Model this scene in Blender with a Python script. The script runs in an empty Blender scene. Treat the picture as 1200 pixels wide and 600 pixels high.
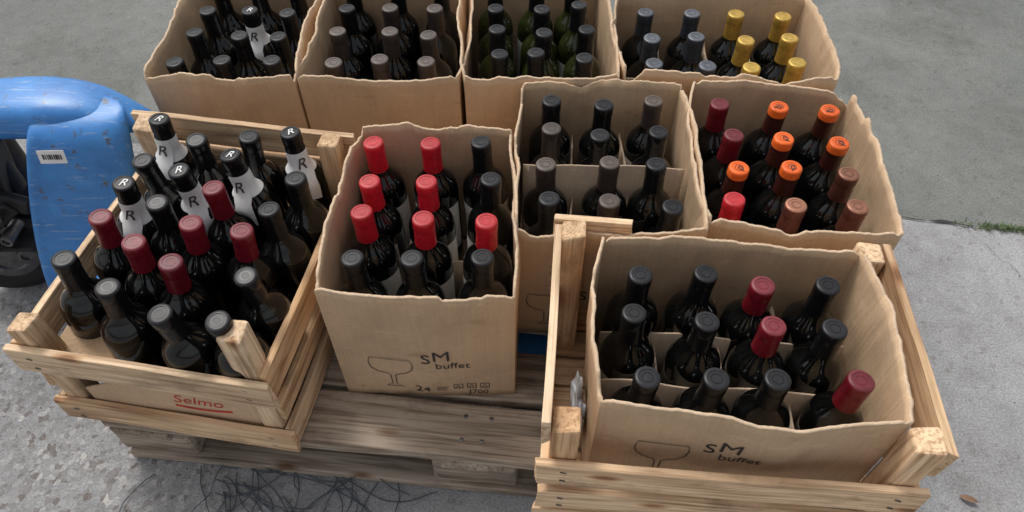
import bpy, bmesh, math, random
from mathutils import Vector, Matrix, noise, Quaternion
random.seed(7)
S = bpy.context.scene
COL = S.collection
rad = math.radians

# ------------------------------------------------------------ node helpers
def new_mat(name):
    m = bpy.data.materials.new(name); m.use_nodes = True
    nt = m.node_tree
    b = nt.nodes["Principled BSDF"]
    return m, nt, b
def N(nt, t, **kw):
    n = nt.nodes.new(t)
    for k, v in kw.items(): setattr(n, k, v)
    return n
def L(nt, a, b): nt.links.new(a, b)
def ramp(nt, fac, stops):
    r = N(nt, 'ShaderNodeValToRGB')
    e = r.color_ramp.elements
    while len(e) < len(stops): e.new(0.5)
    for i, (p, c) in enumerate(stops):
        e[i].position = p; e[i].color = (c[0], c[1], c[2], 1)
    L(nt, fac, r.inputs[0]); return r.outputs[0]
def mixc(nt, fac, a, b, mode='MIX'):
    m = N(nt, 'ShaderNodeMix', data_type='RGBA', blend_type=mode)
    for idx, v in ((0, fac), (6, a), (7, b)):
        if hasattr(v, 'links'): L(nt, v, m.inputs[idx])
        elif idx == 0: m.inputs[0].default_value = v
        else: m.inputs[idx].default_value = (v[0], v[1], v[2], 1)
    return m.outputs[2]
def mapped(nt, scale, rnd=False):
    tc = N(nt, 'ShaderNodeTexCoord')
    mp = N(nt, 'ShaderNodeMapping'); mp.inputs['Scale'].default_value = scale
    L(nt, tc.outputs['Object'], mp.inputs['Vector'])
    if rnd:
        oi = N(nt, 'ShaderNodeObjectInfo')
        mu = N(nt, 'ShaderNodeMath', operation='MULTIPLY'); mu.inputs[1].default_value = 37.0
        L(nt, oi.outputs['Random'], mu.inputs[0])
        cb = N(nt, 'ShaderNodeCombineXYZ')
        for i in range(3): L(nt, mu.outputs[0], cb.inputs[i])
        L(nt, cb.outputs[0], mp.inputs['Location'])
    return mp.outputs[0]
def noise_t(nt, vec, scale, detail=3, rough=0.5):
    n = N(nt, 'ShaderNodeTexNoise'); n.inputs['Scale'].default_value = scale
    n.inputs['Detail'].default_value = detail; n.inputs['Roughness'].default_value = rough
    L(nt, vec, n.inputs['Vector']); return n.outputs[0]
def bump(nt, b, h, strength, dist):
    bp = N(nt, 'ShaderNodeBump'); bp.inputs['Strength'].default_value = strength
    bp.inputs['Distance'].default_value = dist
    L(nt, h, bp.inputs['Height']); L(nt, bp.outputs[0], b.inputs['Normal'])

def simple(name, col, rough=0.5, metal=0.0, var=0.25, scale=60):
    m, nt, b = new_mat(name)
    v = mapped(nt, (1, 1, 1), True)
    n = noise_t(nt, v, scale, 2)
    c = ramp(nt, n, [(0.3, [x * (1 - var) for x in col]), (0.7, [min(1, x * (1 + var)) for x in col])])
    L(nt, c, b.inputs['Base Color'])
    b.inputs['Roughness'].default_value = rough; b.inputs['Metallic'].default_value = metal
    return m

def wood(name, dark, light, bstr=0.35, dirt=(0.62, 0.56, 0.5), tint=(0.88, 0.76, 0.64), stain=(0.50, 0.47, 0.45)):
    m, nt, b = new_mat(name)
    v = mapped(nt, (2.2, 45, 45), True)
    n1 = noise_t(nt, v, 2.0, 4, 0.65)
    v2 = mapped(nt, (3, 14, 14), True)
    n2 = noise_t(nt, v2, 1.6, 2)
    c = ramp(nt, n1, [(0.3, dark), (0.52, light), (0.8, [x * 1.08 for x in light])])
    c2 = ramp(nt, n2, [(0.32, dirt), (0.58, (1, 1, 1))])
    c = mixc(nt, 0.8, c, c2, 'MULTIPLY')
    v3 = mapped(nt, (7, 18, 18), True)
    vo = N(nt, 'ShaderNodeTexVoronoi'); vo.inputs['Scale'].default_value = 1.0
    L(nt, v3, vo.inputs['Vector'])
    k = ramp(nt, vo.outputs['Distance'], [(0.07, (0.32, 0.18, 0.10)), (0.12, (0.7, 0.55, 0.42)), (0.19, (1, 1, 1))])
    c = mixc(nt, 0.85, c, k, 'MULTIPLY')
    v4 = mapped(nt, (5, 170, 170), True)
    n4 = noise_t(nt, v4, 1.5, 1)
    c = mixc(nt, 0.7, c, ramp(nt, n4, [(0.34, (0.55, 0.48, 0.42)), (0.48, (1, 1, 1))]), 'MULTIPLY')
    v6 = mapped(nt, (5, 9, 9), True)
    n6 = noise_t(nt, v6, 1.8, 4, 0.7)
    c = mixc(nt, 0.65, c, ramp(nt, n6, [(0.33, stain), (0.47, (1, 1, 1))]), 'MULTIPLY')
    oi = N(nt, 'ShaderNodeObjectInfo')
    rr = ramp(nt, oi.outputs['Random'], [(0.0, (0.82, 0.78, 0.74)), (0.4, tint), (0.45, (0.96, 0.96, 0.96)), (1.0, (1.08, 1.03, 0.98))])
    c = mixc(nt, 1.0, c, rr, 'MULTIPLY')
    L(nt, c, b.inputs['Base Color']); b.inputs['Roughness'].default_value = 0.8
    bump(nt, b, n1, bstr, 0.002)
    return m

def cardboard(name, col):
    m, nt, b = new_mat(name)
    v = mapped(nt, (1, 1, 1), True)
    big = noise_t(nt, v, 7, 3, 0.6)
    vf = mapped(nt, (190, 190, 1.5), True)
    fl = noise_t(nt, vf, 1.0, 0)
    c = ramp(nt, big, [(0.25, [x * 0.80 for x in col]), (0.5, col), (0.75, [x * 1.10 for x in col])])
    fine = noise_t(nt, v, 260, 1)
    c = mixc(nt, 0.22, c, ramp(nt, fine, [(0.3, (0.6, 0.6, 0.6)), (0.7, (1, 1, 1))]), 'MULTIPLY')
    c = mixc(nt, 0.18, c, ramp(nt, fl, [(0.3, (0.75, 0.74, 0.72)), (0.65, (1, 1, 1))]), 'MULTIPLY')
    v5 = mapped(nt, (6, 6, 14), True)
    sc = noise_t(nt, v5, 2.2, 4, 0.7)
    c = mixc(nt, ramp(nt, sc, [(0.60, (0, 0, 0)), (0.74, (0.5, 0.5, 0.5))]), c, [min(1, x * 1.25 + .03) for x in col])
    c = mixc(nt, 0.6, c, ramp(nt, sc, [(0.26, (0.68, 0.63, 0.57)), (0.40, (1, 1, 1))]), 'MULTIPLY')
    L(nt, c, b.inputs['Base Color']); b.inputs['Roughness'].default_value = 0.85
    ad = N(nt, 'ShaderNodeMath', operation='MULTIPLY_ADD'); L(nt, big, ad.inputs[0]); ad.inputs[1].default_value = 6.0; L(nt, fl, ad.inputs[2])
    bump(nt, b, ad.outputs[0], 0.42, 0.002)
    return m

M_CARD = cardboard('cardboard', (0.60, 0.415, 0.255))
M_CARD2 = cardboard('cardboard_inner', (0.64, 0.455, 0.285))
M_EDGE = cardboard('cardboard_torn_edge', (0.62, 0.46, 0.31))
M_DIV = cardboard('divider_cardboard', (0.54, 0.41, 0.29))
M_INK = simple('print_ink', (0.035, 0.03, 0.03), 0.7, var=0.3)
M_REDINK = simple('red_ink', (0.5, 0.03, 0.02), 0.7)
M_CRATE = wood('crate_pine', (0.48, 0.30, 0.16), (0.82, 0.61, 0.40))
M_PALLET = wood('pallet_wood', (0.18, 0.14, 0.105), (0.44, 0.37, 0.295), bstr=0.8, dirt=(0.5, 0.47, 0.44), tint=(0.9, 0.84, 0.78))
M_BLACKM = simple('black_metal', (0.015, 0.015, 0.017), 0.45, 0.3)
M_RUBBER = simple('rubber', (0.022, 0.02, 0.02), 0.8)
M_WHITE = simple('white_paper', (0.80, 0.79, 0.77), 0.6, var=0.05)
M_STEEL = simple('steel', (0.16, 0.16, 0.165), 0.4, 0.9)

def blue_mat():
    m, nt, b = new_mat('blue_paint')
    v = mapped(nt, (1, 1, 1))
    n = noise_t(nt, v, 9, 6, 0.7)
    c = ramp(nt, n, [(0.3, (0.035, 0.17, 0.47)), (0.6, (0.06, 0.27, 0.66)), (0.72, (0.15, 0.38, 0.72))])
    n2 = noise_t(nt, v, 38, 6, 0.78)
    sc = ramp(nt, n2, [(0.59, (0, 0, 0)), (0.63, (1, 1, 1))])
    c = mixc(nt, sc, c, (0.12, 0.11, 0.11))
    v8 = mapped(nt, (4, 60, 60))
    n3 = noise_t(nt, v8, 3, 4, .7)
    c = mixc(nt, ramp(nt, n3, [(.60, (0, 0, 0)), (.65, (.7, .7, .7))]), c, (0.30, 0.42, 0.6))
    L(nt, c, b.inputs['Base Color'])
    L(nt, ramp(nt, n, [(0.3, (0.28,)*3), (0.7, (0.5,)*3)]), b.inputs['Roughness'])
    bump(nt, b, n2, 0.2, 0.002)
    return m
M_BLUE = blue_mat()

def glass_mat(name, col):
    m, nt, b = new_mat(name)
    b.inputs['Roughness'].default_value = .045
    v = mapped(nt, (1, 1, 1), True)
    n = noise_t(nt, v, 40, 2, 0.6)
    L(nt, ramp(nt, n, [(0.45, [x * .8 for x in col]), (0.8, [x * 1.6 + .003 for x in col])]), b.inputs['Base Color'])
    b.inputs['IOR'].default_value = 1.5
    return m
M_GLASS = glass_mat('dark_wine_glass', (0.003, 0.003, 0.0028))
M_GREEN = glass_mat('olive_wine_glass', (0.020, 0.025, 0.006))

def capmat(name, col, rough=0.42, metal=0.0, ior=1.42):
    m, nt, b = new_mat(name)
    v = mapped(nt, (1, 1, 1), True)
    n = noise_t(nt, v, 120, 2, 0.7)
    c = ramp(nt, n, [(0.35, [x * 0.8 for x in col]), (0.62, col), (0.82, [min(1, x * 1.25 + 0.01) for x in col])])
    oi = N(nt, 'ShaderNodeObjectInfo')
    rr = ramp(nt, oi.outputs['Random'], [(0, (0.75,)*3), (1, (1.15,)*3)])
    c = mixc(nt, 1, c, rr, 'MULTIPLY')
    L(nt, c, b.inputs['Base Color']); b.inputs['Roughness'].default_value = rough
    b.inputs['Metallic'].default_value = metal; b.inputs['IOR'].default_value = ior
    return m
CAPS = {
 'black': (capmat('capsule_black', (0.008, 0.008, 0.009), 0.25, 0, 1.34), capmat('captop_black', (0.022, 0.022, 0.024), 0.36, 0, 1.34)),
 'red': (capmat('capsule_red', (0.58, 0.016, 0.028), 0.28), capmat('captop_red', (0.46, 0.03, 0.035), 0.42)),
 'dred': (capmat('capsule_dark_red', (0.17, 0.008, 0.017), 0.28), capmat('captop_dark_red', (0.19, 0.03, 0.04), 0.42)),
 'brown': (capmat('capsule_brown', (0.045, 0.032, 0.028), 0.32, 0, 1.36), capmat('captop_brown', (0.11, 0.085, 0.07), 0.42)),
 'bronze': (capmat('capsule_bronze', (0.15, 0.05, 0.035), 0.32, 0.3), capmat('captop_bronze', (0.36, 0.16, 0.10), 0.40, .3)),
 'orange': (capmat('capsule_brownblack', (0.055, 0.014, 0.010), 0.32), capmat('captop_orange', (0.85, 0.14, 0.02), 0.40)),
 'gold': (capmat('capsule_gold', (0.48, 0.29, 0.055), 0.32, 0.4), capmat('captop_gold', (0.55, 0.36, 0.08), 0.40, 0.4)),
 'grey': (capmat('capsule_grey', (0.04, 0.045, 0.055), 0.28, 0.2), capmat('captop_grey', (0.13, 0.14, 0.16), 0.4, 0.2)),
}

# ------------------------------------------------------------ mesh helpers
def empty(name, loc=(0, 0, 0), rz=0):
    o = bpy.data.objects.new(name, None); COL.objects.link(o)
    o.location = loc; o.rotation_euler = (0, 0, rz); o.empty_display_size = 0.05
    return o
def mesh_obj(name, verts, faces, mats, parent=None, smooth=False, fm=None):
    me = bpy.data.meshes.new(name); me.from_pydata(verts, [], faces); me.update()
    for m in mats: me.materials.append(m)
    if fm:
        for p, i in zip(me.polygons, fm): p.material_index = i
    if smooth:
        for p in me.polygons: p.use_smooth = True
    o = bpy.data.objects.new(name, me); COL.objects.link(o)
    if parent: o.parent = parent
    return o
def bevel(o, w, seg=2):
    m = o.modifiers.new('bevel', 'BEVEL'); m.width = w; m.segments = seg; m.limit_method = 'ANGLE'; return m

def board(name, Lx, Wy, Tz, loc, rot=(0, 0, 0), parent=None, mat=None, warp=0.0015, rough_end=0.003):
    n = 12; vs = []; fs = []
    sd = random.random() * 100
    for i in range(n + 1):
        x = -Lx / 2 + Lx * i / n
        dy = warp * 1.5 * noise.noise(Vector((x * 4 + sd, 0, 0))); dz = warp * 2 * noise.noise(Vector((x * 4, sd, 0)))
        w = Wy * (1 + 0.07 * noise.noise(Vector((x * 12, 3, sd))))
        for (a, b_) in ((-1, -1), (1, -1), (1, 1), (-1, 1)):
            xe = x + (random.uniform(-rough_end, rough_end) if i in (0, n) else 0)
            vs.append((xe, a * w / 2 + dy, b_ * Tz / 2 + dz))
    for i in range(n):
        for k in range(4):
            a = i * 4 + k; b_ = i * 4 + (k + 1) % 4
            fs.append((a, a + 4, b_ + 4, b_))
    fs.append((0, 1, 2, 3)); e = n * 4; fs.append((e + 3, e + 2, e + 1, e))
    o = mesh_obj(name, vs, fs, [mat], parent)
    o.location = loc; o.rotation_euler = rot
    bevel(o, min(Tz, Wy) * 0.12, 2)
    return o
def box(name, dims, loc, rot=(0, 0, 0), parent=None, mat=None, bv=0.003, seg=3):
    x, y, z = [d / 2 for d in dims]
    vs = [(-x, -y, -z), (x, -y, -z), (x, y, -z), (-x, y, -z), (-x, -y, z), (x, -y, z), (x, y, z), (-x, y, z)]
    fs = [(0, 3, 2, 1), (4, 5, 6, 7), (0, 1, 5, 4), (1, 2, 6, 5), (2, 3, 7, 6), (3, 0, 4, 7)]
    o = mesh_obj(name, vs, fs, [mat], parent, smooth=False)
    o.location = loc; o.rotation_euler = rot
    if bv: bevel(o, bv, seg)
    return o
def lathe(name, prof, mats, seg=32, sector=None):
    vs = []; fs = []; fm = []
    for (r, z, m) in prof:
        for k in range(seg):
            a = 2 * math.pi * k / seg
            vs.append((r * math.cos(a), r * math.sin(a), z))
    for i in range(len(prof) - 1):
        for k in range(seg):
            k2 = (k + 1) % seg
            fs.append((i * seg + k, i * seg + k2, (i + 1) * seg + k2, (i + 1) * seg + k))
            mi = prof[i + 1][2]
            if sector and mi == sector[0] and not (sector[1] <= k < sector[2]): mi = 0
            fm.append(mi)
    fs.append(tuple(range(seg - 1, -1, -1))); fm.append(0)
    t = (len(prof) - 1) * seg
    fs.append(tuple(t + k for k in range(seg))); fm.append(prof[-1][2])
    me = bpy.data.meshes.new(name); me.from_pydata(vs, [], fs)
    for m in mats: me.materials.append(m)
    for p, i in zip(me.polygons, fm): p.material_index = i; p.use_smooth = True
    me.update()
    try: me.set_sharp_from_angle(angle=rad(50))
    except Exception: pass
    return me
def text_geo(body, size, shear=0.0):
    cu = bpy.data.curves.new('t', 'FONT'); cu.body = body; cu.size = size; cu.shear = shear
    cu.resolution_u = 3
    ob = bpy.data.objects.new('t', cu); COL.objects.link(ob)
    bpy.context.view_layer.update()
    dg = bpy.context.evaluated_depsgraph_get()
    me = bpy.data.meshes.new_from_object(ob.evaluated_get(dg))
    vs = [tuple(v.co) for v in me.vertices]; fs = [tuple(p.vertices) for p in me.polygons]
    bpy.data.objects.remove(ob); bpy.data.meshes.remove(me)
    return vs, fs
def ribbon(pts, w, closed=False):
    vs = []; fs = []
    n = len(pts)
    for i, p in enumerate(pts):
        a = Vector(pts[i - 1] if (i > 0 or closed) else pts[i]); b_ = Vector(pts[(i + 1) % n] if (i < n - 1 or closed) else pts[i])
        d = (b_ - a); d = d.normalized() if d.length > 0 else Vector((1, 0))
        nn = Vector((-d.y, d.x)) * w / 2
        vs += [(p[0] + nn.x, p[1] + nn.y, 0), (p[0] - nn.x, p[1] - nn.y, 0)]
    for i in range(n - 1 + (1 if closed else 0)):
        j = (i + 1) % n
        fs.append((2 * i, 2 * i + 1, 2 * j + 1, 2 * j))
    return vs, fs

# ------------------------------------------------------------ ground
def ground_mat():
    m, nt, b = new_mat('ground_concrete')
    tc = N(nt, 'ShaderNodeTexCoord'); v = tc.outputs['Object']
    big = noise_t(nt, v, 1.6, 4, 0.6)
    mid = noise_t(nt, v, 22, 4, 0.7)
    fine = noise_t(nt, v, 260, 2, 0.7)
    vo = N(nt, 'ShaderNodeTexVoronoi'); vo.inputs['Scale'].default_value = 110; L(nt, v, vo.inputs['Vector'])
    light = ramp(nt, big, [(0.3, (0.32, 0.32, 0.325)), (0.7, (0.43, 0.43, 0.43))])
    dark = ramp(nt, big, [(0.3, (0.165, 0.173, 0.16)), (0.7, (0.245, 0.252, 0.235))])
    sp = N(nt, 'ShaderNodeSeparateXYZ')
    L(nt, v, sp.inputs[0])
    agg = ramp(nt, vo.outputs['Color'], [(0.0, (0.20, 0.165, 0.15)), (0.3, (0.28, 0.275, 0.27)), (0.7, (0.33, 0.33, 0.33)), (1.0, (0.45, 0.43, 0.41))])
    lx = N(nt, 'ShaderNodeMath', operation='MULTIPLY_ADD'); L(nt, sp.outputs[0], lx.inputs[0]); lx.inputs[1].default_value = -3.5; lx.inputs[2].default_value = -0.9
    lx.use_clamp = True
    light = mixc(nt, lx.outputs[0], light, agg)
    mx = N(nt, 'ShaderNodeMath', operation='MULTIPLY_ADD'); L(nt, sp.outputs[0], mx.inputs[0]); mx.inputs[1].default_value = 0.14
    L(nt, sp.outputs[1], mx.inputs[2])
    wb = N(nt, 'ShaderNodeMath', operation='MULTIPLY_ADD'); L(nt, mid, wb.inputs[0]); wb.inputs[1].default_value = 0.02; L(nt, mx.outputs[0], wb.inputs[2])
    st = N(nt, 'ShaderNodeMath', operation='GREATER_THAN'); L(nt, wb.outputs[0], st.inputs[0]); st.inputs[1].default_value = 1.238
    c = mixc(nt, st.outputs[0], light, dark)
    c = mixc(nt, 0.45, c, ramp(nt, mid, [(0.3, (0.68, 0.68, 0.68)), (0.7, (1.12, 1.12, 1.12))]), 'MULTIPLY')
    c = mixc(nt, 0.7, c, ramp(nt, fine, [(0.3, (0.5, 0.5, 0.5)), (0.7, (1.3, 1.3, 1.3))]), 'MULTIPLY')
    peb = ramp(nt, vo.outputs['Color'], [(0.05, (0.55, 0.48, 0.45)), (0.25, (1, 1, 1)), (0.85, (1, 1, 1)), (0.97, (1.4, 1.35, 1.3))])
    c = mixc(nt, 0.45, c, peb, 'MULTIPLY')
    s2 = noise_t(nt, v, 3.5, 6, 0.72)
    c = mixc(nt, 0.65, c, ramp(nt, s2, [(0.36, (0.64, 0.62, 0.60)), (0.52, (1, 1, 1))]), 'MULTIPLY')
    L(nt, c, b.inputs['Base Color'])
    b.inputs['Roughness'].default_value = 0.9
    bump(nt, b, fine, 0.6, 0.003)
    return m
R = 150
mesh_obj('ground', [(-R, -R, 0), (R, -R, 0), (R, R, 0), (-R, R, 0)], [(0, 1, 2, 3)], [ground_mat()])

M_CRACK = simple('crack_dark', (0.045, 0.043, 0.04), 0.95)
def crack(p0, p1, w, seed, amp=0.012, n=70):
    vs = []; fs = []
    d = Vector(p1) - Vector(p0); nn = Vector((-d.y, d.x)).normalized()
    for i in range(n + 1):
        t = i / n
        c = Vector(p0) + d * t + nn * amp * (noise.noise(Vector((t * 7, seed, 0))) + 0.4 * noise.noise(Vector((t * 35, seed, 2))))
        ww = w * (0.2 + abs(noise.noise(Vector((t * 30, seed, 5)))) * 1.8)
        vs += [(c.x + nn.x * ww, c.y + nn.y * ww, 0.004), (c.x - nn.x * ww, c.y - nn.y * ww, 0.004)]
    for i in range(n): fs.append((2 * i, 2 * i + 1, 2 * i + 3, 2 * i + 2))
    return vs, fs
av = []; af = []
for a in [((0.60, 1.145), (2.6, 0.865), 0.0035, 1, 0.012, 300), ((-0.7, 1.33), (-2.4, 1.57), 0.003, 3, 0.015, 90), ((1.0, 1.09), (1.16, .72), .0009, 9, .02, 60)]:
    v_, f_ = crack(*a); k = len(av); av += v_; af += [tuple(i + k for i in f) for f in f_]
mesh_obj('pavement_crack', av, af, [M_CRACK])

M_WEED = simple('weed_green', (0.09, 0.14, 0.045), 0.7, var=0.5)
vs = []; fs = []
for i in range(460):
    t = random.gauss(0.5, 0.24); x = 1.0 + t * 0.24; y = 1.228 - 0.14 * x + random.gauss(-0.004, 0.006)
    a = random.uniform(0, 6.28); h = random.uniform(0.003, 0.012); l = random.uniform(0.003, 0.010); w = 0.0013
    dx, dy = math.cos(a), math.sin(a); k = len(vs)
    vs += [(x - dy * w, y + dx * w, 0.003), (x + dy * w, y - dx * w, 0.003), (x + dx * l * .6 + dy * w, y + dy * l * .6 - dx * w, h * .8), (x + dx * l, y + dy * l, h)]
    fs += [(k, k + 1, k + 2, k + 3)]
mesh_obj('weed_tuft', vs, fs, [M_WEED])

vs = []; fs = []
for i in range(13):
    t = i / 12; w = 0.006 * math.sin(math.pi * t) ** .7
    vs += [(t * 0.028, w, 0.004 + 0.005 * t + w * .4), (t * 0.028, 0, 0.004 + 0.004 * t), (t * 0.028, -w, 0.004 + 0.005 * t + w * .5)]
for i in range(12):
    for k in (0, 1): fs.append((3 * i + k, 3 * i + k + 1, 3 * i + k + 4, 3 * i + k + 3))
o = mesh_obj('dry_leaf', vs, fs, [simple('dry_leaf_brown', (0.26, 0.16, 0.10), 0.8)]); o.location = (0.75, 0.465, 0); o.rotation_euler = (0, 0, -0.5)

vs = []; fs = []
for i in range(260):
    x = random.uniform(-1.5, 1.4); y = random.uniform(.2, 1.5); s = random.uniform(.0008, .0028)
    k = len(vs)
    vs += [(x + s * random.uniform(.6, 1.2), y, .0), (x, y + s * random.uniform(.6, 1.2), 0), (x - s, y, 0), (x, y - s, 0), (x + s * .2, y + s * .1, s * .9)]
    fs += [(k, k + 1, k + 4), (k + 1, k + 2, k + 4), (k + 2, k + 3, k + 4), (k + 3, k, k + 4)]
mesh_obj('gravel', vs, fs, [simple('grit', (0.20, 0.18, 0.165), 0.9, var=.6, scale=20)])

# ------------------------------------------------------------ pallet
PR = rad(-6)
P = empty('wooden_pallet', (-0.011, 0.9645, 0), PR)
for i, (y0, w) in enumerate([(0, .094), (.104, .094), (.25, .10), (.385, .10), (.52, .12), (.67, .1), (.80, .09), (.90, .1)]):
    board('top_plank_%d' % (i + 1), 1.2 + random.uniform(-.01, .01), w, .022, (0, -.5 + y0 + w / 2, .133), (0, 0, random.uniform(-.004, .004)), P, M_PALLET, 0.002, 0.004)
for x in (-.54, 0.0, .54):
    board('cross_board', 1.0, .1, .02, (x, 0, .1115), (0, 0, math.pi / 2), P, M_PALLET)
    for y in (-.445, 0, .445):
        board('block', .14, .09, .078, (x, y, .0625), (0, 0, 0), P, M_PALLET, 0.001)
for y in (-.445, 0, .445):
    board('bottom_board', 1.2, .1, .021, (0, y, .0125), (0, 0, 0), P, M_PALLET, 0.002)
for x in (-.56, -.52, -.02, .02, .52, .56):
    for y in (-.47, -.43, -.36, -.33):
        me = lathe('nail', [(.0035, 0, 0), (.0035, .0012, 0), (.002, .0016, 0)], [M_STEEL], 10)
        o = bpy.data.objects.new('nail', me); COL.objects.link(o); o.parent = P; o.location = (x + random.uniform(-.008, .008), y, .1436)

# ------------------------------------------------------------ crates
def crate(loc, W, D, rz, posts, extras):
    C = empty('wooden_crate', loc, rz)
    t = .011
    n = 6
    for i in range(n):
        y = -D / 2 + .03 + (D - .06) * i / (n - 1)
        board('floor_slat', W - .004, .05, .008, (0, y, .005), (0, 0, 0), C, M_CRATE)
    for (sx, sy), zt in zip(((-1, -1), (1, -1), (-1, 1), (1, 1)), posts):
        board('corner_post', zt, .034, .034, (sx * (W / 2 - .017 - t), sy * (D / 2 - .017 - t), zt / 2 + .001), (0, math.pi / 2, 0), C, M_CRATE, 0.001, 0.006)
    for key, sy in (('front', -1), ('back', 1)):
        for h in extras[key]:
            ln, cx = (h[2], h[3]) if len(h) > 2 else (W + random.uniform(0, .012), 0)
            board(key + '_slat', ln, h[1], t, (cx, sy * (D / 2 - t / 2 + .001), h[0]), (math.pi / 2 + random.uniform(-.02, .02), random.uniform(-.008, .008), 0), C, M_CRATE, .002)
    for sx, key in ((-1, 'left'), (1, 'right')):
        for h in extras[key]:
            board('side_slat', D - 2 * t - .002, h[1], t, (sx * (W / 2 - t / 2), 0, h[0]), (math.pi / 2 + random.uniform(-.02, .02), random.uniform(-.008, .008), math.pi / 2), C, M_CRATE, .002)
    for h in extras['front']:
        for sx in (-1, 1):
            for q in (-.012, .012):
                box('staple', (.008, .0015, .0012), (sx * (W / 2 - .03), -D / 2 - .0022, h[0] + q), (0, .3, 0), C, M_STEEL, 0)
    return C
C1 = crate((-.482, .723, .145), .375, .435, rad(-9), (.232, .282, .27, .275),
    dict(front=[(.170, .056), (.028, .05)], back=[(.245, .05), (.18, .06), (.05, .06)],
         left=[(.168, .056), (.10, .04), (.03, .05)], right=[(.172, .056), (.10, .04), (.03, .05)]))
C2 = crate((.28, .517, .145), .465, .335, rad(-5), (.268, .285, .292, .285),
    dict(front=[(.172, .058), (.09, .05), (.028, .05)], back=[(.27, .045, .11, -.178), (.16, .06), (.05, .06)],
         left=[(.26, .055), (.16, .05), (.03, .05)], right=[(.258, .06), (.16, .05), (.03, .05)]))

# ------------------------------------------------------------ cardboard boxes
class Box:
    def __init__(s, cx, cy, z0, W, D, H, rz, seed, notches=(), bulge=.006, pinch=0.0, cells=(3, 4), dh=.7, flare=.010, divs=None):
        s.W, s.D, s.H, s.seed, s.bulge, s.pinch, s.flare = W, D, H, seed, bulge, pinch, flare
        s.E = empty('cardboard_box', (cx, cy, z0), rz); s.cx, s.cy, s.z0, s.rz = cx, cy, z0, rz
        vs = []; fs = []
        sides = [(W, 0), (D, 1), (W, 2), (D, 3)]
        NV = 18; cols = []
        for (ln, sd) in sides:
            n = int(ln / .0040)
            for i in range(n): cols.append((sd, i / n, ln))
        tear = 0.0
        for (sd, u, ln) in cols:
            dc = min(u, 1 - u) * ln
            gx = sd * 1.7 + u * ln * 6
            tear = tear * .45 + random.uniform(-.0010, .0010)
            h = H + .007 * noise.noise(Vector((gx * .8, seed * 3.1, 0))) + .0028 * noise.noise(Vector((gx * 7, seed, 4))) + tear
            tt = noise.noise(Vector((gx * 2.2, seed * 1.3, 8)))
            if tt > .28: h -= min(.007, (tt - .28) * .06) + random.uniform(0, .0018)
            for (ns, nu, nd, nw) in notches:
                if ns == sd: h -= nd * max(0, 1 - abs(u - nu) * ln / nw) ** .7
            if dc < .012 and (seed + sd) % 2 == 0: h -= .010 * (1 - dc / .012)
            for j in range(NV + 1):
                vs.append(s.wp(sd, u, h * j / NV))
        n = len(cols)
        for i in range(n):
            i2 = (i + 1) % n
            for j in range(NV):
                a = i * (NV + 1) + j; b_ = i2 * (NV + 1) + j
                fs.append((a, b_, b_ + 1, a + 1))
        o = mesh_obj('walls', vs, fs, [M_CARD, M_EDGE, M_CARD2], s.E, True)
        m = o.modifiers.new('s', 'SOLIDIFY'); m.thickness = .0042; m.offset = 0; m.material_offset_rim = 1; m.use_even_offset = False
        try: o.data.set_sharp_from_angle(angle=rad(55))
        except Exception: pass
        box('bottom', (W - .01, D - .01, .004), (0, 0, .0035), parent=s.E, mat=M_CARD, bv=0)
        nx, ny = cells; s.cells = cells
        for (ax, i, hh) in (divs or []):
            if ax == 'x': s.div(-W / 2 + W * i / nx, None, hh * H, i)
            else: s.div(None, -D / 2 + D * i / ny, hh * H, i + 10)
    def wp(s, sd, u, z, off=0.0):
        W, D = s.W, s.D; t = z / s.H
        mid = math.sin(math.pi * u)
        b_ = s.bulge * mid * (.25 + .9 * math.sin(math.pi * min(1, t) * .62)) + off
        b_ += .006 * noise.noise(Vector((sd * 5 + u * 4, t * 2.5, s.seed * 2.7))) * mid
        b_ += .0022 * noise.noise(Vector((sd * 5 + u * 13, t * 7, s.seed * 1.7))) * mid
        kk = (noise.noise(Vector((sd * 2.3, s.seed * 4.1, 1))) + .15) * .2
        if t > .80: b_ += (t - .80) * s.H * kk * min(1, mid * 3)
        b_ += s.flare * t ** 3 * (noise.noise(Vector((sd * 3.3 + u * 2.6, s.seed * 1.9, 1))) + .25) * mid
        b_ += .0022 * t ** 6 * noise.noise(Vector((sd * 3.3 + u * 11, s.seed * 1.9, 5))) * mid
        if sd == 0: p = (-W / 2 + u * W, -D / 2 - b_)
        elif sd == 1: p = (W / 2 + b_, -D / 2 + u * D)
        elif sd == 2: p = (W / 2 - u * W, D / 2 + b_)
        else: p = (-W / 2 - b_, D / 2 - u * D)
        x, y = p
        x *= 1 - s.pinch * t * (y / D + .5)
        return (x, y, z)
    def div(s, x, y, h, k):
        n = 24; vs = []; fs = []
        ln = (s.D if x is not None else s.W) - .012
        for i in range(n + 1):
            t = -ln / 2 + ln * i / n
            wv = .007 * noise.noise(Vector((t * 9, k, s.seed)))
            hh = h + .008 * noise.noise(Vector((t * 14, k, s.seed + 9)))
            for j, z in enumerate((.008, hh * .5, hh)):
                w2 = wv * (j * .6)
                vs.append((x + w2, t, z) if x is not None else (t, y + w2, z))
        for i in range(n):
            for j in range(2): fs.append((3 * i + j, 3 * i + 3 + j, 3 * i + 4 + j, 3 * i + 1 + j))
        o = mesh_obj('divider', vs, fs, [M_DIV], s.E, True)
        m = o.modifiers.new('s', 'SOLIDIFY'); m.thickness = .0025; m.offset = 0
    def stamp(s, geo, ox, oz, name, mat=None, sd=0):
        vs, fs = geo; ln = s.W if sd in (0, 2) else s.D
        out = [s.wp(sd, (ox + v[0]) / ln, oz + v[1], .0031) for v in vs]
        mesh_obj(name, out, fs, [mat or M_INK], s.E)
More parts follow.
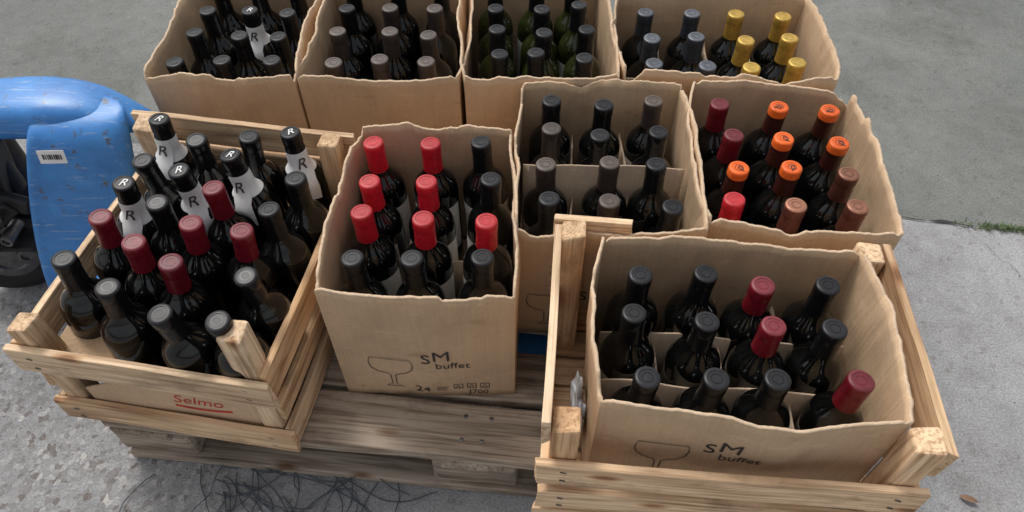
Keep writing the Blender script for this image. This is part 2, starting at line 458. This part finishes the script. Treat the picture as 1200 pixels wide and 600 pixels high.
    def prints(s, dx=0, dz=0, low=True):
        g = [(.004, .075), (.002, .06), (.004, .047), (.012, .036), (.024, .031), (.028, .026), (.0285, .0), (.020, -.006), (.044, -.006), (.0345, .0), (.035, .026), (.039, .031), (.051, .036), (.059, .047), (.061, .06), (.059, .075)]
        s.stamp(ribbon([(a * 1.15, b_) for a, b_ in g], .0014, True), .035 + dx, .035 + dz, 'glass_drawing')
        s.stamp(text_geo('S', .035), .119 + dx, .104 + dz, 'print_s')
        s.stamp(text_geo('M', .038), .136 + dx, .112 + dz, 'print_m')
        s.stamp(text_geo('buffet', .023), .140 + dx, .090 + dz, 'print_buffet')
        if low:
            s.stamp(text_geo('24', .025), .103 + dx, .017 + dz, 'print_count')
            for i in range(3):
                s.stamp(ribbon([(0, 0), (.014, 0), (.014, .013), (0, .013)], .0018, True), .165 + dx + i * .021, .026 + dz, 'print_icon')
                s.stamp(ribbon([(.003, .002), (.0065, .009), (.010, .002)], .0018), .165 + dx + i * .021, .026 + dz, 'print_icon')
            s.stamp(text_geo('J700', .018), .188 + dx, .007 + dz, 'print_code')
            for q, ll in enumerate((.02, .016, .018)):
                s.stamp(ribbon([(0, 0), (ll, 0)], .0013), .137 + dx, .030 - q * .005 + dz, 'print_line')
    def world(s, x, y, z=0):
        c, sn = math.cos(s.rz), math.sin(s.rz)
        return (s.cx + x * c - y * sn, s.cy + x * sn + y * c, s.z0 + z)

# ------------------------------------------------------------ bottles
RB = .0378
PROF = [(.028, .001, 0), (.0350, .001, 0), (RB, .004, 0), (RB, .05, 0), (RB, .052, 0), (RB, .162, 3), (RB, .176, 0), (.0375, .183, 0), (.0366, .190, 0), (.0345, .1975, 0),
        (.0305, .2055, 0), (.0255, .2125, 0), (.0208, .2185, 0), (.0176, .2245, 0), (.0160, .230, 0)]
CAPP = [(.0165, .2303, 1), (.0160, .243, 1), (.0156, .2615, 1), (.0156, .2625, 1), (.0163, .2645, 1), (.0163, .2800, 1), (.0159, .2832, 1), (.0145, .2848, 2), (.0112, .2848, 2), (.0108, .2840, 2), (.0030, .2840, 2)]
cache = {}
M_LABEL = simple('label_cream', (0.74, 0.72, 0.66), 0.6, var=0.06)
def bottle_mesh(cap, lab='d', glass='k', sash=False):
    key = (cap, lab, glass, sash)
    if key in cache: return cache[key]
    cp = list(CAPP)
    if cap == 'orange':
        cp = [(r, z, m) for r, z, m in cp[:5]] + [(.0163, .2685, 1)] + [(r, z, 2) for r, z, m in cp[5:]]
    prof = PROF + cp
    if sash:
        prof = PROF[:-3] + [(.0213, .2185, 4), (.0181, .2245, 4), (.0171, .2305, 4), (.0168, .252, 4), (.0160, .2525, 1)] + list(CAPP[2:])
    G = M_GLASS if glass == 'k' else M_GREEN
    mats = [G, CAPS[cap][0], CAPS[cap][1], M_LABEL if lab == 'w' else G, M_WHITE, M_INK]
    me = lathe('wine_bottle_mesh', prof, mats, 32, sector=(3, 14, 34))
    bm = bmesh.new(); bm.from_mesh(me)
    def add(vs, fs, mi, sm=False):
        bv = [bm.verts.new(v) for v in vs]
        for f in fs:
            try:
                ff = bm.faces.new([bv[i] for i in f]); ff.material_index = mi; ff.smooth = sm
            except Exception: pass
    if sash or cap == 'orange':
        tv, tf = text_geo('R' if sash else 'p', .019, .3)
        add([(x - .006, y - .006, .2846 + .0005) for x, y, z in tv], tf, 4 if sash else 5)
    if sash:
        pts = [(.0172, .250), (.0174, .240), (.0182, .2285), (.0222, .2205), (.0272, .2138), (.0330, .2062), (.0368, .199), (.0392, .191), (.0402, .176)]
        def prof_r(z):
            for q in range(len(pts) - 1):
                if pts[q][1] >= z >= pts[q + 1][1]:
                    t = (pts[q][1] - z) / (pts[q][1] - pts[q + 1][1]); return pts[q][0] * (1 - t) + pts[q + 1][0] * t
            return .0173
        tvv = []; tff = []
        for q, (r, z) in enumerate(pts):
            for w_ in (-1, -.5, 0, .5, 1):
                a = -math.pi / 2 + w_ * (.0145 + .001 * math.sin(q * 2.1)) / r
                rr = r + .0008 + .0006 * math.sin(w_ * 4 + q)
                tvv.append((rr * math.cos(a), rr * math.sin(a), z - .004 * (w_ + 1) * (q == len(pts) - 1)))
        for q in range(len(pts) - 1):
            for e in range(4): tff.append((q * 5 + e, q * 5 + e + 1, q * 5 + e + 6, q * 5 + e + 5))
        add(tvv, tff, 4, True)
        tv, tf = text_geo('R', .028, .3)
        def wrap(x, z):
            r = prof_r(z) + .0021; a = -math.pi / 2 + x / r; return (r * math.cos(a), r * math.sin(a), z)
        add([wrap(x - .010, .224 + y) for x, y, z in tv], tf, 5)
    else:
        rv = []; rf = []
        for k in range(24):
            a = 2 * math.pi * k / 24
            for r in (.0062, .0070): rv.append((r * math.cos(a), r * math.sin(a), .2844))
        for k in range(24):
            j = (k + 1) % 24; rf.append((2 * k, 2 * k + 1, 2 * j + 1, 2 * j))
        add(rv, rf, 1)
    bm.to_mesh(me); bm.free()
    cache[key] = me
    return me
def bottle(x, y, z, me, lean=(0, 0), rz=None, sz=1.0):
    o = bpy.data.objects.new('wine_bottle', me); COL.objects.link(o)
    d = Vector((lean[0], lean[1], 1)).normalized()
    q = Vector((0, 0, 1)).rotation_difference(d)
    if rz is None: rz = random.uniform(-1.3, 1.3)
    o.rotation_mode = 'QUATERNION'; o.rotation_quaternion = q @ Quaternion((0, 0, 1), rz)
    o.location = (x, y, z); o.scale = (1, 1, sz * random.uniform(.990, 1.010)); return o
def fill(B, grid, lab='w', glass='k', inset=.008, jit=.003, yoff=0, sz=1.0):
    nx, ny = B.cells
    W, D = B.W - 2 * inset, B.D - 2 * inset
    for j, row in enumerate(grid):
        for i, c in enumerate(row):
            if c is None: continue
            x = -W / 2 + W * (i + .5) / nx + random.uniform(-jit, jit); y = -D / 2 + D * (j + .5) / ny + random.uniform(-jit, jit) + yoff
            p = B.world(x, y, .007)
            l2 = lab if isinstance(lab, str) else random.choice(lab)
            sash = False
            if c.endswith('*'): c = c[:-1]; sash = True
            bottle(p[0], p[1], p[2], bottle_mesh(c, l2, glass, sash), (random.uniform(-.035, .035), random.uniform(-.035, .03)), 0 if sash else None, sz)

k, r_, d_, n_, o_, g_, s_, z_ = 'black', 'red', 'dred', 'brown', 'orange', 'gold', 'grey', 'bronze'
ZP = .1455; HB = .274
B1 = Box(-.128, .748, ZP, .268, .332, HB, rad(-1), 1, notches=[(2, .5, .010, .05), (3, .05, .015, .03), (0, .98, .012, .03)], pinch=.08, divs=[('x', 1, .42), ('y', 2, .5)])
B1.prints(.008, 0)
fill(B1, [[k, k, k], [r_, r_, r_], [r_, r_, k], [r_, r_, k]], 'w', sz=.975)
B2 = Box(.292, .522, .156, .352, .252, .282, rad(-5), 2, notches=[(3, .95, .02, .02), (2, .3, .006, .08)], cells=(4, 3), bulge=.009,
         divs=[('x', 1, .52), ('x', 2, .56), ('x', 3, .54), ('y', 1, .64), ('y', 2, .62)])
B2.prints(.014, .080, False)
fill(B2, [[k, k, k, d_], [k, k, d_, k], [k, k, d_, k]], ['d', 'd', 'w'], sz=.94, yoff=-.004)
B3 = Box(.150, .865, ZP, .276, .334, .275, rad(-2), 3, notches=[(2, .62, .014, .03), (3, .1, .018, .02), (0, .1, .02, .05)], cells=(3, 4),
         divs=[('x', 1, .6), ('x', 2, .62), ('y', 2, .86)])
B3.prints(-.02, .0)
fill(B3, [[k, n_, k], [n_, n_, k], [n_, k, k], [k, k, n_]], ['w', 'd'], sz=.95, yoff=-.002)
B4 = Box(.440, .862, ZP, .272, .326, .275, rad(-5), 4, notches=[(2, .03, .012, .03), (1, .7, .01, .02)], cells=(3, 4), divs=[], bulge=.011)
fill(B4, [[r_, z_, z_], [o_, o_, z_], [d_, o_, o_], [d_, o_, o_]], 'd', sz=.925, yoff=-.003)
B5 = Box(-.517, 1.232, ZP, .264, .345, .276, rad(-1), 5, notches=[(0, .05, .014, .05)], cells=(3, 4), divs=[], bulge=.009)
fill(B5, [[k, k, k], [k, k, k], [k, k + '*', k], [k, k, k]], ['w', 'd'], sz=.93)
B6 = Box(-.238, 1.232, ZP, .284, .345, .276, rad(0), 6, notches=[(0, .5, .006, .08)], cells=(3, 4), divs=[])
fill(B6, [[n_, n_, n_], [n_, n_, n_], [k, n_, n_], [k, k, k]], ['w', 'd'], sz=.945)
B7 = Box(.050, 1.230, ZP, .272, .345, .276, rad(1), 7, notches=[(0, .1, .010, .03)], cells=(3, 4), divs=[])
fill(B7, [[k, k, k], [k, k, k], [k, k, k], [k, k, k]], ['w', 'd'], 'g', sz=.96)
B8 = Box(.395, 1.192, ZP, .372, .262, .278, rad(-3), 8, notches=[(0, .03, .03, .02), (0, .75, .012, .05), (3, .3, .012, .03)], cells=(4, 3), bulge=.009,
         divs=[('x', 1, .6), ('x', 2, .65), ('x', 3, .6), ('y', 1, .7)])
fill(B8, [[s_, s_, g_, g_], [s_, s_, g_, g_], [s_, s_, g_, g_]], 'd', sz=.91, yoff=-.004)

# loose bottles in the left crate
tips = [(-.5686, .911, 'L'), (-.3513, .8795, 'L'), (-.4336, .8275, 'L'), (-.5697, .764, 'L'), (-.5030, .7933, 'L'), (-.4158, .8733, k), (-.4851, .8432, k), (-.5637, .8141, k),
        (-.3232, .7766, k), (-.3502, .715, k), (-.4877, .6983, k), (-.577, .6983, d_), (-.5114, .65, d_), (-.4402, .755, d_), (-.4429, .6851, d_), (-.3657, .6722, d_), (-.446, .615, d_),
        (-.6056, .6195, k), (-.5242, .5717, k), (-.45, .5307, k), (-.3537, .5787, k), (-.371, .506, k)]
crz = rad(-9); cc, cs = math.cos(crz), math.sin(crz)
def toL(x, y):
    x -= -.482; y -= .723; return [x * cc + y * cs, -x * cs + y * cc]
def toW(x, y): return (-.482 + x * cc - y * cs, .723 + x * cs + y * cc)
base = [toL(t[0], t[1]) for t in tips]
lx, ly = .375 / 2 - .012 - .039, .435 / 2 - .012 - .039
for it in range(600):
    for i in range(len(base)):
        for j in range(i + 1, len(base)):
            dx = base[j][0] - base[i][0]; dy = base[j][1] - base[i][1]; d = math.hypot(dx, dy) or 1e-5
            if d < .0762:
                m = (.0762 - d) / 2 / d
                base[i][0] -= dx * m; base[i][1] -= dy * m; base[j][0] += dx * m; base[j][1] += dy * m
    for b_ in base:
        b_[0] = max(-lx, min(lx, b_[0])); b_[1] = max(-.150, min(ly, b_[1]))
for b_, t in zip(base, tips):
    w = toW(*b_)
    ln = [(t[0] - w[0]) / .285, (t[1] - w[1]) / .285]
    mg = math.hypot(*ln); f = min(1, .13 / mg) if mg > 0 else 1
    sash = t[2] == 'L'
    bottle(w[0], w[1], .156, bottle_mesh(k if sash else t[2], 'd', 'k', sash), (ln[0] * f, ln[1] * f), random.uniform(-.2, .6) if sash else None)

# printed cardboard sheet standing inside the front of the left crate
pc = empty('cardboard_sheet', (-.482, .723, .145), crz)
vs = []; fs = []
n = 30
for i in range(n + 1):
    x = -.13 + .275 * i / n
    for j in range(9):
        z = .012 + (.125 + .01 * noise.noise(Vector((x * 20, 1, 1))) - .06 * max(0, (-.04 - x) / .1)) * j / 8
        vs.append((x, -.2025 + .0008 * math.sin(x * 20), z))
for i in range(n):
    for j in range(8): fs.append((i * 9 + j, i * 9 + 9 + j, i * 9 + 10 + j, i * 9 + 1 + j))
o = mesh_obj('sheet', vs, fs, [M_CARD], pc, True); m = o.modifiers.new('s', 'SOLIDIFY'); m.thickness = .0022; m.offset = 0
def shy(x, z): return -.2025 + .0008 * math.sin(x * 20) - .0016
tv, tf = text_geo('Selmo', .032, .3)
mesh_obj('red_print', [(x + .01, shy(x + .01, y + .08), y + .082) for x, y, z in tv], tf, [M_REDINK], pc)
rb = ribbon([(.0, 0), (.02, -.003), (.045, -.004), (.07, -.002), (.09, .002)], .006)
mesh_obj('red_underline', [(x + .01, shy(x + .01, y + .07), y + .072) for x, y, z in rb[0]], rb[1], [M_REDINK], pc)
vs = [(-.165, -.19, .15), (-.05, -.195, .14), (-.06, -.155, .155), (-.15, -.15, .165)]
o = mesh_obj('flap', vs, [(0, 1, 2, 3)], [M_CARD2], pc); m = o.modifiers.new('s', 'SOLIDIFY'); m.thickness = .003

# ------------------------------------------------------------ pallet jack
J = empty('pallet_jack', (0, 0, 0))
def loft(name, rings, mat, parent, sub=2):
    n = len(rings[0]); vs = [p for r in rings for p in r]; fs = []
    for i in range(len(rings) - 1):
        for q in range(n):
            q2 = (q + 1) % n; fs.append((i * n + q, i * n + q2, (i + 1) * n + q2, (i + 1) * n + q))
    fs.append(tuple(range(n - 1, -1, -1))); fs.append(tuple((len(rings) - 1) * n + q for q in range(n)))
    o = mesh_obj(name, vs, fs, [mat], parent, True)
    bm = bmesh.new(); bm.from_mesh(o.data); bmesh.ops.recalc_face_normals(bm, faces=bm.faces); bm.to_mesh(o.data); bm.free()
    m = o.modifiers.new('ss', 'SUBSURF'); m.levels = sub; m.render_levels = sub
    return o
def tube(name, pts, r, mat, parent):
    cu = bpy.data.curves.new(name, 'CURVE'); cu.dimensions = '3D'; cu.bevel_depth = r; cu.bevel_resolution = 4; cu.use_fill_caps = True
    sp = cu.splines.new('NURBS'); sp.points.add(len(pts) - 1); sp.use_endpoint_u = True; sp.order_u = 3
    for p, q in zip(sp.points, pts): p.co = (*q, 1)
    cu.materials.append(mat)
    o = bpy.data.objects.new(name, cu); COL.objects.link(o); o.parent = parent; return o
# shoulder plate with a sharp folded-back left flange
def ring(xl, xr, y, z, th, c=.0): return [(xl - .004, y + th, z), (xl - .008, y + .006, z), (xl - .003, y - .003, z), (xl + .010, y - .002, z), (xl + .022, y + .004, z), (xl * .5 + xr * .5, y + .004, z), (xr, y + c, z), (xr, y + th, z + .004)]
loft('shoulder_plate', [ring(-.905, -.70, .842, .03, .03), ring(-.902, -.70, .845, .05, .03), ring(-.893, -.68, .857, .12, .035), ring(-.872, -.67, .884, .22, .04, .006), ring(-.842, -.66, .905, .31, .05, .01),
                        ring(-.825, -.655, .916, .355, .06, .012), ring(-.818, -.655, .922, .375, .07, .012), ring(-.812, -.66, .940, .398, .07, .012), ring(-.81, -.67, .985, .405, .05, .01)], M_BLUE, J, 2)
rg = []
for x, ry, rz2, zc in [(-1.04, .03, .02, .372), (-1.02, .045, .03, .375), (-.98, .056, .036, .38), (-.90, .062, .04, .385), (-.82, .064, .04, .388), (-.76, .058, .036, .386), (-.71, .045, .028, .38), (-.67, .03, .018, .365), (-.63, .02, .014, .34)]:
    rg.append([(x, 1.01 + ry * math.copysign(abs(math.cos(a)) ** .7, math.cos(a)), zc + rz2 * math.copysign(abs(math.sin(a)) ** .7, math.sin(a))) for a in [2 * math.pi * q / 16 for q in range(16)]])
loft('head', rg, M_BLUE, J, 2)
for yy in (.66, 1.09):
    box('fork', (1.15, .15, .05), (-.10, yy + .06, .066), (0, 0, PR), J, M_BLUE, .012)
box('shoulder_beam', (.05, .50, .12), (-.70, 1.0, .12), (0, 0, PR), J, M_BLUE, .01)
box('label', (.045, .024, .001), (-.776, .9052, .365), (rad(74), 0, rad(2)), J, M_WHITE, 0)
for i in range(9):
    box('label_line', (.0015 + .0015 * (i % 3 == 0), .009, .0006), (-.79 + i * .0037, .9042, .3655), (rad(74), 0, rad(2)), J, M_INK, 0)
def cyl(name, r, l, loc, rot, mat, parent):
    me = lathe(name, [(r * .6, -l / 2, 0), (r * .96, -l / 2, 0), (r, -l / 2 + .003, 0), (r, l / 2 - .003, 0), (r * .96, l / 2, 0), (r * .6, l / 2, 0), (r * .55, l / 2 - .004, 0)], [mat], 36)
    o = bpy.data.objects.new(name, me); COL.objects.link(o); o.parent = parent; o.location = loc; o.rotation_euler = rot
    return o
cyl('steer_wheel', .09, .045, (-1.0, .93, .092), (rad(90), 0, rad(20)), M_RUBBER, J)
cyl('steer_wheel', .09, .045, (-.985, 1.07, .092), (rad(90), 0, rad(20)), M_RUBBER, J)
cyl('wheel_hub', .05, .05, (-1.0, .93, .092), (rad(90), 0, rad(20)), M_STEEL, J)
cyl('axle', .018, .18, (-.995, 1.0, .092), (rad(90), 0, rad(20)), M_STEEL, J)
cyl('pump_body', .05, .26, (-.97, 1.0, .22), (0, 0, 0), M_BLACKM, J)
cyl('pump_ram', .022, .12, (-.93, .96, .30), (0, 0, 0), M_BLACKM, J)
box('linkage', (.17, .02, .035), (-.96, .915, .27), (0, rad(25), 0), J, M_BLACKM, .005)
box('linkage', (.15, .025, .03), (-.97, .90, .20), (0, rad(-35), .2), J, M_BLACKM, .005)
box('linkage_plate', (.10, .05, .012), (-.96, .90, .16), (rad(20), rad(10), .2), J, M_BLACKM, .004)
box('lever', (.10, .018, .012), (-.965, .865, .24), (0, rad(15), .4), J, M_BLACKM, .004)
box('bracket', (.03, .06, .11), (-.925, .95, .30), (0, rad(12), 0), J, M_BLACKM, .006)
for i, (x, z) in enumerate([(-.93, .30), (-.99, .25), (-.94, .18)]):
    cyl('bolt', .012, .05, (x, .90, z), (rad(90), 0, 0), M_STEEL, J)
tube('hose', [(-1.0, .95, .33), (-.95, .88, .31), (-.94, .86, .22), (-.98, .87, .14)], .006, M_RUBBER, J)
cyl('tiller_bar', .016, .95, (-1.22, 1.0, .72), (0, rad(-28), 0), M_BLACKM, J)
cyl('tiller_grip', .016, .3, (-1.44, 1.0, 1.14), (rad(90), 0, 0), M_RUBBER, J)

# ------------------------------------------------------------ twine on the ground
cu = bpy.data.curves.new('plastic_twine', 'CURVE'); cu.dimensions = '3D'; cu.bevel_depth = .0010; cu.bevel_resolution = 1
for s in range(22):
    sp = cu.splines.new('POLY'); n = 70
    x, y = random.gauss(-.47, .03), random.uniform(.47, .53); a = random.uniform(-1.7, -.3); c = random.uniform(-2, 2)
    sp.points.add(n - 1)
    for i in range(n):
        z = .003 + .02 * abs(noise.noise(Vector((i * .08, s, 0))))
        sp.points[i].co = (x, y, z, 1)
        c += random.uniform(-.8, .8); c *= .95; a += c * .05
        x += .0052 * math.cos(a); y += .0045 * math.sin(a)
        if y > .53 and math.sin(a) > 0: a = -a
        if y < .38: a += .12
o = bpy.data.objects.new('plastic_twine', cu); COL.objects.link(o)
cu.materials.append(simple('twine_dark', (0.07, 0.08, 0.10), 0.4))

M_PLAS = simple('white_plastic', (0.6, 0.62, 0.64), 0.25, var=0.1)
def crumple(name, loc, sx, sy, sz, seed):
    bm = bmesh.new(); bmesh.ops.create_icosphere(bm, subdivisions=4, radius=1)
    for v in bm.verts:
        d = 1 + .55 * noise.noise(v.co * 2.2 + Vector((seed, 0, 0))) + .25 * noise.noise(v.co * 6 + Vector((0, seed, 0)))
        v.co = Vector((v.co.x * sx * d, v.co.y * sy * d, v.co.z * sz * d))
    me = bpy.data.meshes.new(name); bm.to_mesh(me); bm.free(); me.materials.append(M_PLAS)
    for p in me.polygons: p.use_smooth = True
    o = bpy.data.objects.new(name, me); COL.objects.link(o); o.location = loc; return o
crumple('plastic_bag', (.094, .50, .25), .008, .04, .05, 1)
crumple('plastic_bag', (.455, .365, .19), .03, .012, .03, 5)

# ------------------------------------------------------------ world, sun, camera
w = bpy.data.worlds.new('World'); S.world = w; w.use_nodes = True
nt = w.node_tree
bg = nt.nodes['Background']
sky = nt.nodes.new('ShaderNodeTexSky'); sky.sky_type = 'NISHITA'; sky.sun_disc = False
sky.sun_elevation = rad(58); sky.sun_rotation = rad(-40); sky.dust_density = 4; sky.air_density = 1.2
hs = nt.nodes.new('ShaderNodeHueSaturation'); hs.inputs['Saturation'].default_value = .25
nt.links.new(sky.outputs[0], hs.inputs['Color']); nt.links.new(hs.outputs[0], bg.inputs[0])
bg.inputs[1].default_value = .15
sl = bpy.data.lights.new('sun', 'SUN'); sl.energy = 1.5; sl.angle = rad(14); sl.color = (1, .97, .93)
so = bpy.data.objects.new('sun', sl); COL.objects.link(so)
el, az = rad(58), rad(-40)
d = Vector((math.sin(az) * math.cos(el), math.cos(az) * math.cos(el), math.sin(el)))
so.rotation_euler = d.to_track_quat('Z', 'Y').to_euler(); so.location = d * 10

cam = bpy.data.cameras.new('camera'); co = bpy.data.objects.new('camera', cam); COL.objects.link(co)
co.location = (0, 0, 1.184); co.rotation_euler = (rad(40), 0, 0)
cam.sensor_width = 36; cam.lens = 25.2; cam.clip_start = .02; cam.clip_end = 500
S.camera = co
S.view_settings.view_transform = 'Standard'; S.view_settings.look = 'None'; S.view_settings.exposure = 0
